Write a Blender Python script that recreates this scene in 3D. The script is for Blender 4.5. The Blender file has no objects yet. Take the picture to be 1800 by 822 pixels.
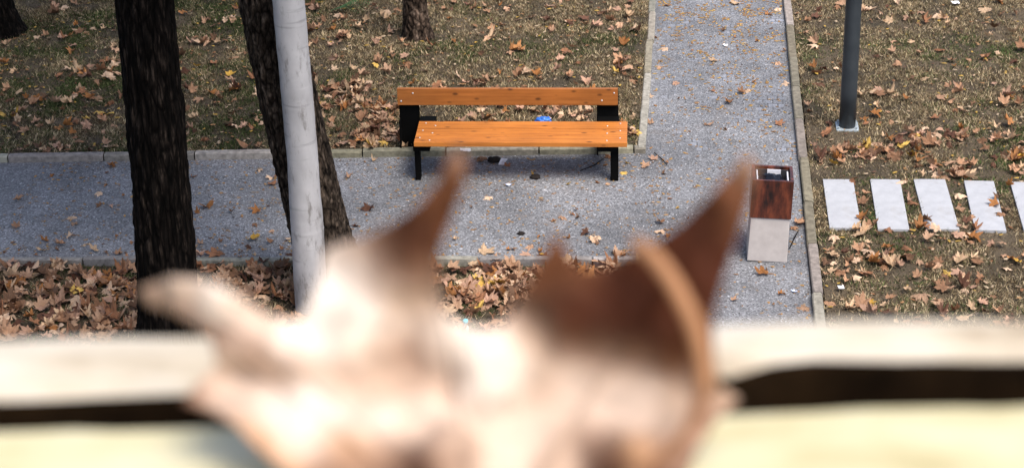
import bpy, bmesh, math, random
import numpy as np
from mathutils import Vector, Matrix, noise
C = bpy.context.scene.collection
random.seed(7); RNG = np.random.default_rng(7)

# ------------------------------------------------------------------ camera
F = 3583.0; H = 7.8                       # focal length in photo pixels, eye height in metres
def unit(v): v = np.array(v, float); return v/np.linalg.norm(v)
wz = -unit((185, -7400, -F)); wy = unit((344, 1743, -F)); wy = unit(wy-wz*wy.dot(wz)); wx = np.cross(wy, wz)
MW = np.stack([wx, wy, wz], 1)            # camera axes from world axes
EYE = np.array([0, 0, H])
def ray(px, py): return MW.T @ np.array([px-900, 411-py, -F])
def at(px, py, z=0.0):
    r = ray(px, py); p = EYE+r*(z-H)/r[2]; return Vector(p)
def aty(px, py, y):
    r = ray(px, py); return Vector(EYE+r*y/r[1])
def atd(px, py, d):                        # point at depth d along the axis
    r = ray(px, py); return Vector(EYE+r*(d/F))
def proj(p):
    c = MW @ (np.array(p, float)-EYE); return 900+F*c[0]/-c[2], 411-F*c[1]/-c[2]
cam = bpy.data.cameras.new('camera'); co = bpy.data.objects.new('camera', cam); C.objects.link(co)
m = Matrix.Identity(4)
for i in range(3):
    for j in range(3): m[i][j] = MW.T[i][j]
m.translation = EYE; co.matrix_world = m
cam.sensor_width = 36; cam.lens = F/1800*36; cam.clip_start = .02; cam.clip_end = 600
cam.dof.use_dof = True; cam.dof.focus_distance = 18.6; cam.dof.aperture_fstop = 10.5
S = bpy.context.scene; S.camera = co

# ------------------------------------------------------------------ light
SUN_EL, SUN_AZ = math.radians(60), math.radians(138)    # high, from the right on the camera's side, through thin cloud
w = bpy.data.worlds.new('World'); S.world = w; w.use_nodes = True
nt = w.node_tree; sky = nt.nodes.new('ShaderNodeTexSky'); sky.sky_type = 'NISHITA'; sky.sun_disc = False
sky.sun_elevation = SUN_EL; sky.sun_rotation = SUN_AZ; sky.dust_density = 3; sky.air_density = 1.0
nt.links.new(sky.outputs[0], nt.nodes['Background'].inputs[0]); nt.nodes['Background'].inputs[1].default_value = .080
sl = bpy.data.lights.new('sun', 'SUN'); sl.energy = 1.5; sl.angle = math.radians(30); sl.color = (1, .95, .88)
so = bpy.data.objects.new('sun', sl); C.objects.link(so)
d = Vector((math.sin(SUN_AZ)*math.cos(SUN_EL), math.cos(SUN_AZ)*math.cos(SUN_EL), math.sin(SUN_EL)))
so.rotation_euler = d.to_track_quat('Z', 'Y').to_euler(); so.location = d*40
S.view_settings.view_transform = 'Standard'; S.view_settings.look = 'None'
S.view_settings.exposure = 1.5; S.view_settings.gamma = 1

# ------------------------------------------------------------------ materials
def new_mat(name):
    m = bpy.data.materials.new(name); m.use_nodes = True; nt = m.node_tree
    b = nt.nodes['Principled BSDF']; return m, nt, b
def nd(nt, t, **kw):
    n = nt.nodes.new(t)
    for k, v in kw.items():
        if k.startswith('i_'):
            n.inputs[k[2:].replace('_', ' ')].default_value = v
        else: setattr(n, k, v)
    return n
def coords(nt, scale=(1, 1, 1), kind='Object'):
    tc = nd(nt, 'ShaderNodeTexCoord'); mp = nd(nt, 'ShaderNodeMapping'); mp.inputs['Scale'].default_value = scale
    nt.links.new(tc.outputs[kind], mp.inputs[0]); return mp.outputs[0]
def tex_noise(nt, vec, scale, detail=6, rough=.6):
    n = nd(nt, 'ShaderNodeTexNoise'); n.inputs['Scale'].default_value = scale; n.inputs['Detail'].default_value = detail
    n.inputs['Roughness'].default_value = rough; nt.links.new(vec, n.inputs['Vector']); return n.outputs['Fac']
def ramp(nt, fac, stops):
    r = nd(nt, 'ShaderNodeValToRGB'); e = r.color_ramp.elements
    while len(e) < len(stops): e.new(.5)
    for k, (p, c) in enumerate(stops):
        e[k].position = p; e[k].color = (*c, 1) if len(c) == 3 else c
    nt.links.new(fac, r.inputs[0]); return r.outputs[0]
def mixc(nt, fac, a, b, mode='MIX'):
    n = nd(nt, 'ShaderNodeMix', data_type='RGBA', blend_type=mode)
    for s, v in ((n.inputs[0], fac), (n.inputs[6], a), (n.inputs[7], b)):
        if hasattr(v, 'is_output') or isinstance(v, bpy.types.NodeSocket): nt.links.new(v, s)
        else: s.default_value = v if isinstance(v, (int, float)) else (*v, 1)
    return n.outputs[2]
def bump(nt, b, h, strength=.5, dist=.01):
    n = nd(nt, 'ShaderNodeBump'); n.inputs['Strength'].default_value = strength; n.inputs['Distance'].default_value = dist
    nt.links.new(h, n.inputs['Height']); nt.links.new(n.outputs[0], b.inputs['Normal'])
G3 = lambda v: (v, v, v)

def m_simple(name, c1, c2, scale=8, rough=.8, sc=(1, 1, 1), bs=.3, bd=.004, metal=0, detail=8, spec=.4):
    m, nt, b = new_mat(name); v = coords(nt, sc); f = tex_noise(nt, v, scale, detail)
    nt.links.new(ramp(nt, f, [(.3, c1), (.7, c2)]), b.inputs['Base Color']); b.inputs['Specular IOR Level'].default_value = spec; b.inputs['Roughness'].default_value = rough
    b.inputs['Metallic'].default_value = metal; bump(nt, b, f, bs, bd); return m

def m_path():
    m, nt, b = new_mat('gravelly_asphalt'); v = coords(nt)
    big = tex_noise(nt, v, 1.1, 9, .68); fine = tex_noise(nt, v, 55, 4, .7); grit = nd(nt, 'ShaderNodeTexVoronoi'); grit.inputs['Scale'].default_value = 75
    nt.links.new(v, grit.inputs['Vector'])
    base = ramp(nt, big, [(.32, (.13, .131, .14)), (.48, (.19, .191, .202)), (.62, (.245, .246, .26)), (.75, (.33, .33, .345))])
    gcol = ramp(nt, grit.outputs['Color'], [(.0, G3(.45)), (.45, G3(.8)), (.72, G3(1.1)), (.9, G3(1.45)), (1., G3(2.6))])
    c = mixc(nt, 1.0, base, gcol, 'MULTIPLY')
    c = mixc(nt, .9, c, ramp(nt, fine, [(.25, G3(.45)), (.5, G3(1)), (.75, G3(1.45))]), 'MULTIPLY')
    # tan dust where litter has been ground in
    tan = tex_noise(nt, v, 2.3, 7, .7)
    c = mixc(nt, ramp(nt, tan, [(.55, G3(0)), (.78, G3(.55))]), c, (.17, .13, .10))
    # worn setts showing through the thin asphalt in the far part of the path
    bk = nd(nt, 'ShaderNodeTexBrick'); bk.offset = .5; bk.inputs['Scale'].default_value = 1
    bk.inputs['Brick Width'].default_value = .1; bk.inputs['Row Height'].default_value = .1; bk.inputs['Mortar Size'].default_value = .008
    bk.inputs['Color1'].default_value = (.34, .36, .42, 1); bk.inputs['Color2'].default_value = (.15, .155, .17, 1); bk.inputs['Mortar'].default_value = (.08, .08, .085, 1)
    nt.links.new(v, bk.inputs['Vector'])
    wear = tex_noise(nt, coords(nt, (1, .7, 1)), 2.1, 8, .62)
    sep = nd(nt, 'ShaderNodeSeparateXYZ'); nt.links.new(coords(nt), sep.inputs[0])
    mr = nd(nt, 'ShaderNodeMapRange'); mr.inputs[1].default_value = 16.8; mr.inputs[2].default_value = 18.0; nt.links.new(sep.outputs[1], mr.inputs[0])
    mx = nd(nt, 'ShaderNodeMapRange'); mx.inputs[1].default_value = -.5; mx.inputs[2].default_value = .05; nt.links.new(sep.outputs[0], mx.inputs[0])
    mu = nd(nt, 'ShaderNodeMath', operation='MULTIPLY'); nt.links.new(mr.outputs[0], mu.inputs[0]); nt.links.new(mx.outputs[0], mu.inputs[1])
    mu2 = nd(nt, 'ShaderNodeMath', operation='MULTIPLY'); nt.links.new(mu.outputs[0], mu2.inputs[0]); nt.links.new(ramp(nt, wear, [(.53, G3(0)), (.62, G3(.8))]), mu2.inputs[1])
    c = mixc(nt, mu2.outputs[0], c, bk.outputs['Color'])
    nt.links.new(c, b.inputs['Base Color']); b.inputs['Roughness'].default_value = .85
    ad = nd(nt, 'ShaderNodeMath', operation='ADD'); nt.links.new(fine, ad.inputs[0]); nt.links.new(grit.outputs['Distance'], ad.inputs[1])
    bump(nt, b, ad.outputs[0], .8, .006); return m

def m_soil():
    m, nt, b = new_mat('soil'); v = coords(nt); a = tex_noise(nt, v, 1.3, 6); f = tex_noise(nt, v, 45, 5, .75)
    c = ramp(nt, a, [(.3, (.035, .028, .015)), (.5, (.08, .058, .034)), (.7, (.125, .092, .056))])
    c = mixc(nt, 1, c, ramp(nt, f, [(.3, G3(.45)), (.7, G3(1.5))]), 'MULTIPLY')
    nt.links.new(c, b.inputs['Base Color']); b.inputs['Roughness'].default_value = 1; bump(nt, b, f, .9, .02); return m

def m_attr(name, rough=.8, mottle=14, trans=0.0, lo=.7, hi=1.25, spec=.3):
    m, nt, b = new_mat(name); at_ = nd(nt, 'ShaderNodeAttribute', attribute_name='Col'); f = tex_noise(nt, coords(nt), mottle, 4)
    c = mixc(nt, 1, at_.outputs['Color'], ramp(nt, f, [(.3, G3(lo)), (.7, G3(hi))]), 'MULTIPLY')
    nt.links.new(c, b.inputs['Base Color']); b.inputs['Roughness'].default_value = rough; b.inputs['Specular IOR Level'].default_value = spec
    if trans:
        t = nd(nt, 'ShaderNodeBsdfTranslucent'); nt.links.new(c, t.inputs[0]); mx = nd(nt, 'ShaderNodeMixShader'); mx.inputs[0].default_value = trans
        nt.links.new(b.outputs[0], mx.inputs[1]); nt.links.new(t.outputs[0], mx.inputs[2]); nt.links.new(mx.outputs[0], nt.nodes['Material Output'].inputs[0])
    return m

def m_bark(name, dark, mid, light, sx=26, sz=4.5):
    m, nt, b = new_mat(name); v = coords(nt, (sx, sx, sz)); n1 = tex_noise(nt, v, 1, 6, .65)
    vo = nd(nt, 'ShaderNodeTexVoronoi', feature='DISTANCE_TO_EDGE'); vo.inputs['Scale'].default_value = .9
    wv = mixc(nt, .25, v, n1); nt.links.new(wv, vo.inputs['Vector'])
    at_ = nd(nt, 'ShaderNodeAttribute', attribute_name='Col')
    c = ramp(nt, n1, [(.36, dark), (.54, mid), (.70, light)])
    c = mixc(nt, 1, c, ramp(nt, vo.outputs['Distance'], [(0, G3(.25)), (.12, G3(1)), (.5, G3(1.2))]), 'MULTIPLY')
    c = mixc(nt, 1, c, at_.outputs['Color'], 'MULTIPLY')
    nt.links.new(c, b.inputs['Base Color']); b.inputs['Roughness'].default_value = .95; b.inputs['Specular IOR Level'].default_value = .06
    bump(nt, b, ramp(nt, vo.outputs['Distance'], [(0, G3(0)), (.3, G3(1))]), .8, .015); return m

def m_wood(name, cd, cm, cl, axis=0, knots=True, rough=.5, gs=1.0):
    m, nt, b = new_mat(name); s = [38*gs, 38*gs, 38*gs]; s[axis] = 1.6*gs
    v = coords(nt, tuple(s)); n1 = tex_noise(nt, v, 1, 6, .6)
    c = ramp(nt, n1, [(.28, cd), (.5, cm), (.75, cl)])
    big = tex_noise(nt, coords(nt), 2.2, 3); c = mixc(nt, 1, c, ramp(nt, big, [(.3, G3(.82)), (.7, G3(1.15))]), 'MULTIPLY')
    if knots:
        ks = [11, 11, 11]; ks[axis] = 5.5
        k = nd(nt, 'ShaderNodeTexVoronoi'); k.inputs['Scale'].default_value = 1; k.inputs['Randomness'].default_value = 1
        nt.links.new(coords(nt, tuple(ks)), k.inputs['Vector'])
        c = mixc(nt, ramp(nt, k.outputs['Distance'], [(.08, G3(.85)), (.2, G3(0))]), c, tuple(x*.28 for x in cd))
    nt.links.new(c, b.inputs['Base Color']); b.inputs['Roughness'].default_value = rough; bump(nt, b, n1, .25, .002); return m

PATH = m_path(); SOIL = m_soil()
GRASS = m_attr('grass_blade', .9, 3, .25, .85, 1.15, .2); LEAF = m_attr('dry_leaf', .75, 22, .12, .72, 1.25, .3); GRIT = m_attr('grit', .8, 30)
KERB = m_attr('kerb_concrete', .9, 22, 0, .6, 1.25, .2)
def m_slab():
    m, nt, b = new_mat('pale_slab'); v = coords(nt); f = tex_noise(nt, v, 9, 8); g = tex_noise(nt, coords(nt, (1, 1, 1)), 3.1, 6, .7); p = tex_noise(nt, v, 120, 3)
    c = ramp(nt, f, [(.3, (.35, .355, .375)), (.7, (.43, .435, .455))])
    c = mixc(nt, ramp(nt, g, [(.56, G3(0)), (.72, G3(.45))]), c, (.24, .215, .185)); c = mixc(nt, 1, c, ramp(nt, p, [(.28, G3(.72)), (.4, G3(1))]), 'MULTIPLY')
    nt.links.new(c, b.inputs['Base Color']); b.inputs['Roughness'].default_value = .85; bump(nt, b, f, .3, .003); return m
SLAB = m_slab()
BARK = m_bark('furrowed_bark', (.002, .0018, .0016), (.008, .006, .005), (.045, .034, .027), 30, 4.5)
BARK2 = m_bark('ridged_bark', (.006, .0045, .0035), (.058, .043, .032), (.17, .13, .10), 24, 9)
BARK3 = m_bark('young_bark', (.012, .008, .006), (.075, .052, .038), (.21, .155, .12), 22, 12)
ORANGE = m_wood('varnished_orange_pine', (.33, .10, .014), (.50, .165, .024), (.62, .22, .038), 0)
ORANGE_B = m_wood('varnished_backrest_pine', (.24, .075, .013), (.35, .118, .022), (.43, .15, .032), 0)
def m_redwood():
    m, nt, b = new_mat('stained_red_brown_wood'); v = coords(nt, (9, 9, 3)); f = tex_noise(nt, v, 1.3, 7, .65); g = tex_noise(nt, coords(nt, (60, 60, 4)), 1, 4)
    c = ramp(nt, f, [(.36, (.012, .004, .003)), (.5, (.075, .017, .008)), (.66, (.17, .042, .018))])
    c = mixc(nt, 1, c, ramp(nt, g, [(.3, G3(.75)), (.7, G3(1.25))]), 'MULTIPLY')
    nt.links.new(c, b.inputs['Base Color']); b.inputs['Roughness'].default_value = .3; bump(nt, b, g, .3, .002); return m
REDWOOD = m_redwood()
BLACK = m_simple('black_steel', (.0015, .0015, .0015), (.003, .003, .003), 6, .8, bs=.05, spec=.08)
SCREW = m_simple('zinc', (.7, .7, .72), (.8, .8, .82), 20, .35, metal=.5, bs=.02)
GALV = m_simple('galvanised_steel', (.38, .44, .47), (.52, .58, .61), 14, .5, metal=.4)
POST = m_simple('dark_grey_paint', (.022, .028, .034), (.04, .048, .055), 5, .45, bs=.05)
CONC = m_simple('bin_concrete', (.42, .375, .355), (.50, .455, .43), 14, .9, bs=.3, bd=.003)

def mesh_obj(name, verts, faces, mat, parent=None, cols=None, smooth=False):
    me = bpy.data.meshes.new(name); me.from_pydata([tuple(v) for v in verts], [], faces); me.update()
    if cols is not None:
        a = me.color_attributes.new('Col', 'FLOAT_COLOR', 'POINT'); arr = np.ones((len(verts), 4), np.float32); arr[:, :3] = np.array(cols); a.data.foreach_set('color', arr.ravel())
    if smooth: me.polygons.foreach_set('use_smooth', [True]*len(me.polygons))
    me.materials.append(mat); o = bpy.data.objects.new(name, me); C.objects.link(o)
    if parent: o.parent = parent
    return o
def from_bm(name, bm, mat, parent=None, smooth=False):
    me = bpy.data.meshes.new(name); bm.to_mesh(me); bm.free()
    if smooth: me.polygons.foreach_set('use_smooth', [True]*len(me.polygons))
    me.materials.append(mat); o = bpy.data.objects.new(name, me); C.objects.link(o)
    if parent: o.parent = parent
    return o
def tag(o, label=None, cat=None, group=None, kind=None):
    for k, v in (('label', label), ('category', cat), ('group', group), ('kind', kind)):
        if v: o[k] = v
    return o
def empty(name, loc, **kw):
    o = bpy.data.objects.new(name, None); C.objects.link(o); o.location = loc; o.empty_display_size = .1; return tag(o, **kw)
def box(bm, lo, hi, bev=0, mat=None):
    r = bmesh.ops.create_cube(bm, size=1); vs = r['verts']
    for v in vs:
        v.co = Vector([(lo[i]+hi[i])/2+v.co[i]*(hi[i]-lo[i]) for i in range(3)])
        if mat: v.co = mat @ v.co
    if bev:
        es = list({e for v in vs for e in v.link_edges}); bmesh.ops.bevel(bm, geom=es, offset=bev, segments=2, affect='EDGES', profile=.6)
def box_obj(name, lo, hi, mat, parent=None, bev=.003, M=None):
    bm = bmesh.new(); box(bm, lo, hi, bev, M); return from_bm(name, bm, mat, parent)
def tube(points, radii, seg=12, cap=True):
    P = [Vector(p) for p in points]; vs = []; fs = []
    for i, p in enumerate(P):
        t = (P[min(i+1, len(P)-1)]-P[max(i-1, 0)]).normalized(); a = t.orthogonal().normalized() if i == 0 else (a-t*a.dot(t)).normalized(); b = t.cross(a)
        for k in range(seg):
            th = 2*math.pi*k/seg; vs.append(p+(a*math.cos(th)+b*math.sin(th))*radii[i])
    for i in range(len(P)-1):
        for k in range(seg): fs.append((i*seg+k, i*seg+(k+1) % seg, (i+1)*seg+(k+1) % seg, (i+1)*seg+k))
    if cap: fs.append(tuple(range(seg))[::-1]); fs.append(tuple((len(P)-1)*seg+k for k in range(seg)))
    return vs, fs

# ------------------------------------------------------------------ the ground
def sheet(name, poly, z, mat):
    return tag(mesh_obj(name, [(x, y, z) for x, y in poly], [tuple(range(len(poly)))], mat), kind='structure')
sheet('ground', [(-120, -60), (120, -60), (120, 200), (-120, 200)], -.04, SOIL)
def yb(x): return 17.81+(x+.41)*.0699      # back kerb line
def yf(x): return 15.602+(x+.21)*.041      # front kerb line
pv = [(-16, yb(-16)+.04, .012), (-.45, yb(-.45)+.04, .012), (-.45, 60, .012), (1.03, 60, .012), (.99, 8, .012), (-.25, 8, .012), (-.25, yf(-.25)-.05, .012), (-16, yf(-16)-.05, .012)]
tag(mesh_obj('path', pv, [(0, 7, 6, 1), (6, 5, 4, 1), (1, 4, 3, 2)], PATH), kind='structure')
def lawn_sheet(name, x0, x1, y0f, y1, z):
    nx, ny = 90, 60; vs = []; fs = []
    for j in range(ny+1):
        for i in range(nx+1):
            x = x0+(x1-x0)*i/nx; y = y0f(x)+(y1-y0f(x))*j/ny
            vs.append((x, y, z+.018*noise.noise(Vector((x*1.1, y*1.1, 0)))*min(1, j/4)))
    for j in range(ny):
        for i in range(nx): a = j*(nx+1)+i; fs.append((a, a+1, a+nx+2, a+nx+1))
    return tag(mesh_obj(name, vs, fs, SOIL, smooth=True), kind='structure')
BZ, RZ = .055, .03
lawn_sheet('lawn', -16, -.5, lambda x: yb(x)+.06, 60, BZ)
lawn_sheet('lawn', 1.1, 16, lambda x: 8, 60, RZ)

def kerb(name, p0, p1, width, z0, z1, side, seed, lens=(.75, 1.05), col=(.30, .27, .22)):
    """a run of kerbstones from p0 to p1, widening to one side"""
    R = random.Random(seed); p0 = Vector((*p0, 0)); p1 = Vector((*p1, 0)); L = (p1-p0).length; t = (p1-p0)/L; n = Vector((-t.y, t.x, 0))*side
    s = 0; vs = []; fs = []; cs = []
    while s < L:
        e = min(L, s+R.uniform(*lens)); c = Vector(col)*R.uniform(.72, 1.3); c = Vector((c.x, c.y*R.uniform(.97, 1.05), c.z*R.uniform(.85, 1.12)))
        dz = R.uniform(-.006, .006); dn = R.uniform(-.006, .006); tw = R.uniform(-.006, .006); k = len(vs); nseg = 8
        for i in range(nseg+1):
            u = s+.007+(e-s-.014)*i/nseg; ch = .008+.006*abs(noise.noise(Vector((u*7, seed, 0))))
            if i in (0, nseg): ch += .006
            off = dn+tw*(i/nseg-.5)
            for a, zz in ((0, z0), (0, z1-ch), (ch, z1), (width-ch, z1), (width, z1-ch), (width, z0)):
                jit = .0025*noise.noise(Vector((u*13, a*60+seed, zz*50)))
                vs.append(p0+t*u+n*(a+off+jit)+Vector((0, 0, zz+(dz+jit if zz > z0 else 0)))); cs.append(tuple(c))
        for i in range(nseg):
            for j in range(5): q = k+i*6+j; fs.append((q, q+1, q+7, q+6))
        fs.append(tuple(k+j for j in range(6))[::-1]); fs.append(tuple(k+nseg*6+j for j in range(6)))
        s = e
    return tag(mesh_obj(name, vs, fs, KERB, cols=cs), kind='structure')
kerb('kerb', (-15, yb(-15)), (-.43, yb(-.43)), .085, -.05, .075, 1, 3)
kerb('kerb', (-.435, yb(-.43)+.0), (-.435, 60), .075, -.05, .07, 1, 5, (.85, 1.1), (.27, .245, .195))
kerb('kerb', (1.0, 8), (1.0, 60), .085, -.05, .065, -1, 8, (.8, 1.0), (.25, .22, .175))
kerb('kerb', (-15, yf(-15)), (-.2, yf(-.2)), .06, -.08, .03, -1, 11, (.8, 1.0), (.27, .255, .22))
kerb('kerb', (-.2, yf(-.2)), (-.2, 8), .06, -.08, .03, -1, 12, (.8, 1.0), (.24, .225, .19))

# ------------------------------------------------------------------ stepping slabs
slab_words = ['pale rectangular stepping slab nearest the path kerb with a leaf on its lower right edge', 'clean pale rectangular stepping slab, second one out from the path kerb',
              'pale stepping slab with an orange leaf on its lower left corner, third from the kerb', 'pale stepping slab with an orange leaf lying on its middle, fourth from the kerb',
              'pale stepping slab cut off by the right edge of the photo']
SLABS = [(1.34, 16.68, .275, 1.03, .4), (1.76, 16.683, .27, 1.045, -.4), (2.172, 16.70, .285, 1.05, .9), (2.597, 16.688, .268, 1.05, -1.2), (3.012, 16.685, .27, 1.03, -.9)]
for (cx, cy, wd, ln, a), lab in zip(SLABS, slab_words):
    bm = bmesh.new(); box(bm, (-wd/2, -ln/2, -.04), (wd/2, ln/2, .026), .004)
    o = from_bm('stepping_slab', bm, SLAB); o.location = (cx, cy, .028); o.rotation_euler = (random.uniform(-.006, .006), random.uniform(-.008, .008), math.radians(a))
    tag(o, lab, 'paving slab', 'pale stepping slabs in the right lawn')

# ------------------------------------------------------------------ bench
by, bz = 17.06, .43
bx0, bx1 = at(726, 250, bz).x, at(1101, 250, bz).x
Rb = math.radians(1.6)
bench = empty('park_bench', ((bx0+bx1)/2, by+.26, .0), label='wooden bench of varnished orange planks on black steel supports beside the path', cat='bench')
bench.rotation_euler = (0, 0, Rb)
ox, oy = (bx0+bx1)/2, by+.26
def L_(p):                                       # world -> bench frame
    v = Matrix.Rotation(-Rb, 4, 'Z') @ (Vector(p)-Vector((ox, oy, 0))); return v
hw = (bx1-bx0)/2
pd = [(-.26, -.108), (-.098, .07), (.077, .245)]
def screw(x, y, z, par, nrm='z'):
    bm = bmesh.new(); bmesh.ops.create_uvsphere(bm, u_segments=12, v_segments=6, radius=.0085)
    for v in bm.verts:
        if nrm == 'z': v.co.z *= .45
        else: v.co.y *= .45
    o = from_bm('screw', bm, SCREW, par, True); o.location = (x, y, z)
LX, RX = L_(aty(741, 215, 17.5)).x, hw-.17       # columns of screws
for k, (a, b_) in enumerate(pd):
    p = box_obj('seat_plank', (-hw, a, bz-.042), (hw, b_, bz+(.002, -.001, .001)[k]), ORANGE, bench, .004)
    mid = (a+b_)/2
    for sx in (-hw+.045, -hw+.14): screw(sx+(k*.012), mid+(.03 if sx < -hw+.1 else -.03), bz+.004, p)
    for sx in (hw-.065, hw-.185): screw(sx, mid+(.03 if sx > hw-.1 else -.03), bz+.004, p)
yr = 17.80
q0 = L_(aty(700, 184, yr-.02)); q1 = L_(aty(1086, 184, yr-.02)); qt = L_(aty(893, 156, yr-.03))
zt, zb = qt.z, (q0.z+q1.z)/2; yy = (q0.y+q1.y)/2
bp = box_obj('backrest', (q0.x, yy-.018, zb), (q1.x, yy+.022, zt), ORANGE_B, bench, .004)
for sx, f in ((q0.x+.035, .25), (q0.x+.15, .74), (q1.x-.15, .3), (q1.x-.035, .76)): screw(sx, yy-.02, zb+(zt-zb)*f, bp, 'y')
def support(xr0, xr1, xf0, xf1, leg0, leg1, tag_):
    bm = bmesh.new(); box(bm, (xr0, yy+.024, .0), (xr1, yy+.036, zt-.03), .002); box(bm, (xr0, yy-.05, .0), (xr0+.012, yy+.024, .36), .001)
    from_bm('back_upright', bm, BLACK, bench)
    bm = bmesh.new(); box(bm, (xf0, -.22, bz-.105), (xf1, yy+.02, bz-.046), .002)
    from_bm('seat_bracket', bm, BLACK, bench)
    # front leg: flat steel loop standing across the bench
    bm = bmesh.new(); y0, y1 = -.175, -.09
    box(bm, (leg0, y0, 0.012), (leg1, y0+.012, bz-.107), .001); box(bm, (leg0, y1, .012), (leg1, y1+.012, bz-.107), .001)
    box(bm, (leg0, y0, .012), (leg1, y1+.012, .02), .001); box(bm, (leg0+.004, y0+.012, .10), (leg0+.010, y1, bz-.108), 0)
    box(bm, (leg1-.012, y0+.013, .02), (leg1-.004, y1-.001, bz-.108), 0)
    from_bm('leg', bm, BLACK, bench)
lr0, lr1 = L_(aty(703, 200, yr)).x, L_(aty(738, 200, yr)).x
rr0, rr1 = L_(aty(1049, 200, yr)).x, L_(aty(1087, 200, yr)).x
f = lambda px, z, y: L_(aty(px, 265, y)).x
support(lr0, lr1, f(728, 0, 17.15), f(757, 0, 17.15), f(729, 0, 17.15), f(738, 0, 17.15), 'l')
support(rr0, rr1, f(1049, 0, 17.15), f(1087, 0, 17.15), f(1073, 0, 17.15), f(1087, 0, 17.15), 'r')

# ------------------------------------------------------------------ litter bin
bx = empty('litter_bin', (.649, 15.72, .012), label='square litter bin with reddish brown wooden box on a pale concrete base', cat='litter bin')
bx.rotation_euler = (math.radians(-1.5), math.radians(2.3), 0)
W = .168
bm = bmesh.new(); box(bm, (-W, -W, 0), (W, W, .40), .008)
for v in bm.verts:
    s = 1.0-.03*(v.co.z/.4); v.co.x *= s; v.co.y *= s
from_bm('concrete_base', bm, CONC, bx)
def ringbox(name, o, i, z0, z1, mat, par):
    """square sleeve: four mitred boards"""
    vs = []; fs = []
    for (r, z) in ((o, z0), (o, z1), (i, z1), (i, z0)):
        for sx, sy in ((-1, -1), (1, -1), (1, 1), (-1, 1)): vs.append((sx*r, sy*r, z))
    for k in range(4):
        for j in range(4): a = k*4+j; b = k*4+(j+1) % 4; c = ((k+1) % 4)*4; fs.append((a, b, c+(j+1) % 4, c+j))
    ob = mesh_obj(name, vs, fs, mat, par); md = ob.modifiers.new('b', 'BEVEL'); md.width = .003; md.segments = 2; return ob
wb = ringbox('wooden_box', .172, .145, .402, .745, REDWOOD, bx)
ringbox('steel_liner', .141, .134, .47, .722, m_simple('liner_steel', (.02, .02, .022), (.04, .04, .045), 10, .5), bx)
bm = bmesh.new(); box(bm, (-.144, -.144, .42), (.144, .144, .46), 0); from_bm('inner_floor', bm, BLACK, bx)
BAG = m_simple('black_plastic', (.004, .004, .006), (.008, .008, .012), 5, .22, bs=.4, bd=.01)
def crumple(name, r, sc, mat, seed, parent=None, sub=3, amp=.35, fq=2.2):
    bm = bmesh.new(); bmesh.ops.create_icosphere(bm, subdivisions=sub, radius=1)
    for v in bm.verts:
        n_ = noise.noise(v.co*fq+Vector((seed, 0, 0))); n2 = noise.noise(v.co*fq*2.7+Vector((0, seed, 0)))
        k = 1+amp*n_+amp*.5*n2; v.co = Vector((v.co.x*k*sc[0], v.co.y*k*sc[1], v.co.z*k*sc[2]))*r
    return from_bm(name, bm, mat, parent, True)
LW = m_simple('white_liner_edge', (.6, .6, .64), (.7, .7, .74), 10, .5)
for lo, hi in (((-.133, -.10, .60), (-.122, .11, .724)), ((.122, -.11, .60), (.133, .10, .724)), ((-.04, .122, .64), (.075, .133, .724))): box_obj('liner_flap', lo, hi, LW, bx, .001)
rb = crumple('rubbish_bag', .12, (1.0, 1.0, .7), BAG, 3, None, 4, .3, 2.5)
rb.location = (.665, 15.735, .65); tag(rb, 'glossy black plastic bag stuffed inside the wooden litter bin', 'rubbish bag')
pp = box_obj('crumpled_paper', (-.035, -.012, 0), (.035, .012, .006), m_simple('white_paper', (.7, .7, .74), (.82, .82, .86), 20, .7), None, 0)
pp.location = (.66, 15.628, .70); pp.rotation_euler = (.3, .1, .1); tag(pp, 'white paper scrap lying on the black bag in the litter bin', 'paper')

# ------------------------------------------------------------------ posts
yp = 18.455; b0 = at(1488.5, 229); b0 = Vector((b0.x, yp, RZ))
t1 = aty(1501, 0, yp); dirv = (t1-b0).normalized()
lp = empty('lamp_post', b0, label='dark blue-grey round steel post bolted to the right lawn', cat='lamp post')
pts = [dirv*s for s in np.linspace(0, 5.2, 14)]
vs, fs = tube(pts, [.0795-.0012*i for i in range(14)], 48); mesh_obj('post', vs, fs, POST, lp, smooth=True)
bpl = box_obj('base_plate', (-.108, -.108, .0), (.108, .108, .022), GALV, lp, .003)
for sx in (-1, 1):
    for sy in (-1, 1):
        vs, fs = tube([(sx*.085, sy*.085, .0225), (sx*.085, sy*.085, .045)], [.011, .011], 6); mesh_obj('bolt', vs, fs, GALV, bpl)
vs, fs = tube([dirv*5.2, dirv*5.25, dirv*5.55, dirv*5.6], [.1, .17, .2, .05], 24); mesh_obj('lantern', vs, fs, POST, lp, smooth=True)

def m_whitepole():
    m, nt, b = new_mat('weathered_white_paint'); v = coords(nt)
    a = tex_noise(nt, coords(nt, (1, 1, .5)), 3, 6, .65); c = ramp(nt, a, [(.3, (.20, .19, .185)), (.46, (.38, .37, .375)), (.7, (.48, .47, .475))])
    s = tex_noise(nt, coords(nt, (5, 5, 1.6)), 2.4, 8, .75); rg = tex_noise(nt, coords(nt, (2.5, 2.5, 26)), 1, 3, .5); c = mixc(nt, 1, c, ramp(nt, rg, [(.30, G3(.72)), (.38, G3(1)), (.66, G3(1)), (.72, G3(1.12))]), 'MULTIPLY')
    c = mixc(nt, ramp(nt, s, [(.53, G3(0)), (.66, G3(.7))]), c, (.10, .085, .07))
    nt.links.new(c, b.inputs['Base Color']); b.inputs['Roughness'].default_value = .6; bump(nt, b, s, .3, .004); return m
WP = m_whitepole()
yw = 14.59
pc = [at(548, 541)] + [aty(px, py, yw) for px, py in ((544, 470), (540, 400), (531, 270), (520, 140), (507, 0))]
pc[0].y = yw; pc[0].z = -.07
pr_ = [.134, .133, .131, .124, .1245, .1225]
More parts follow.
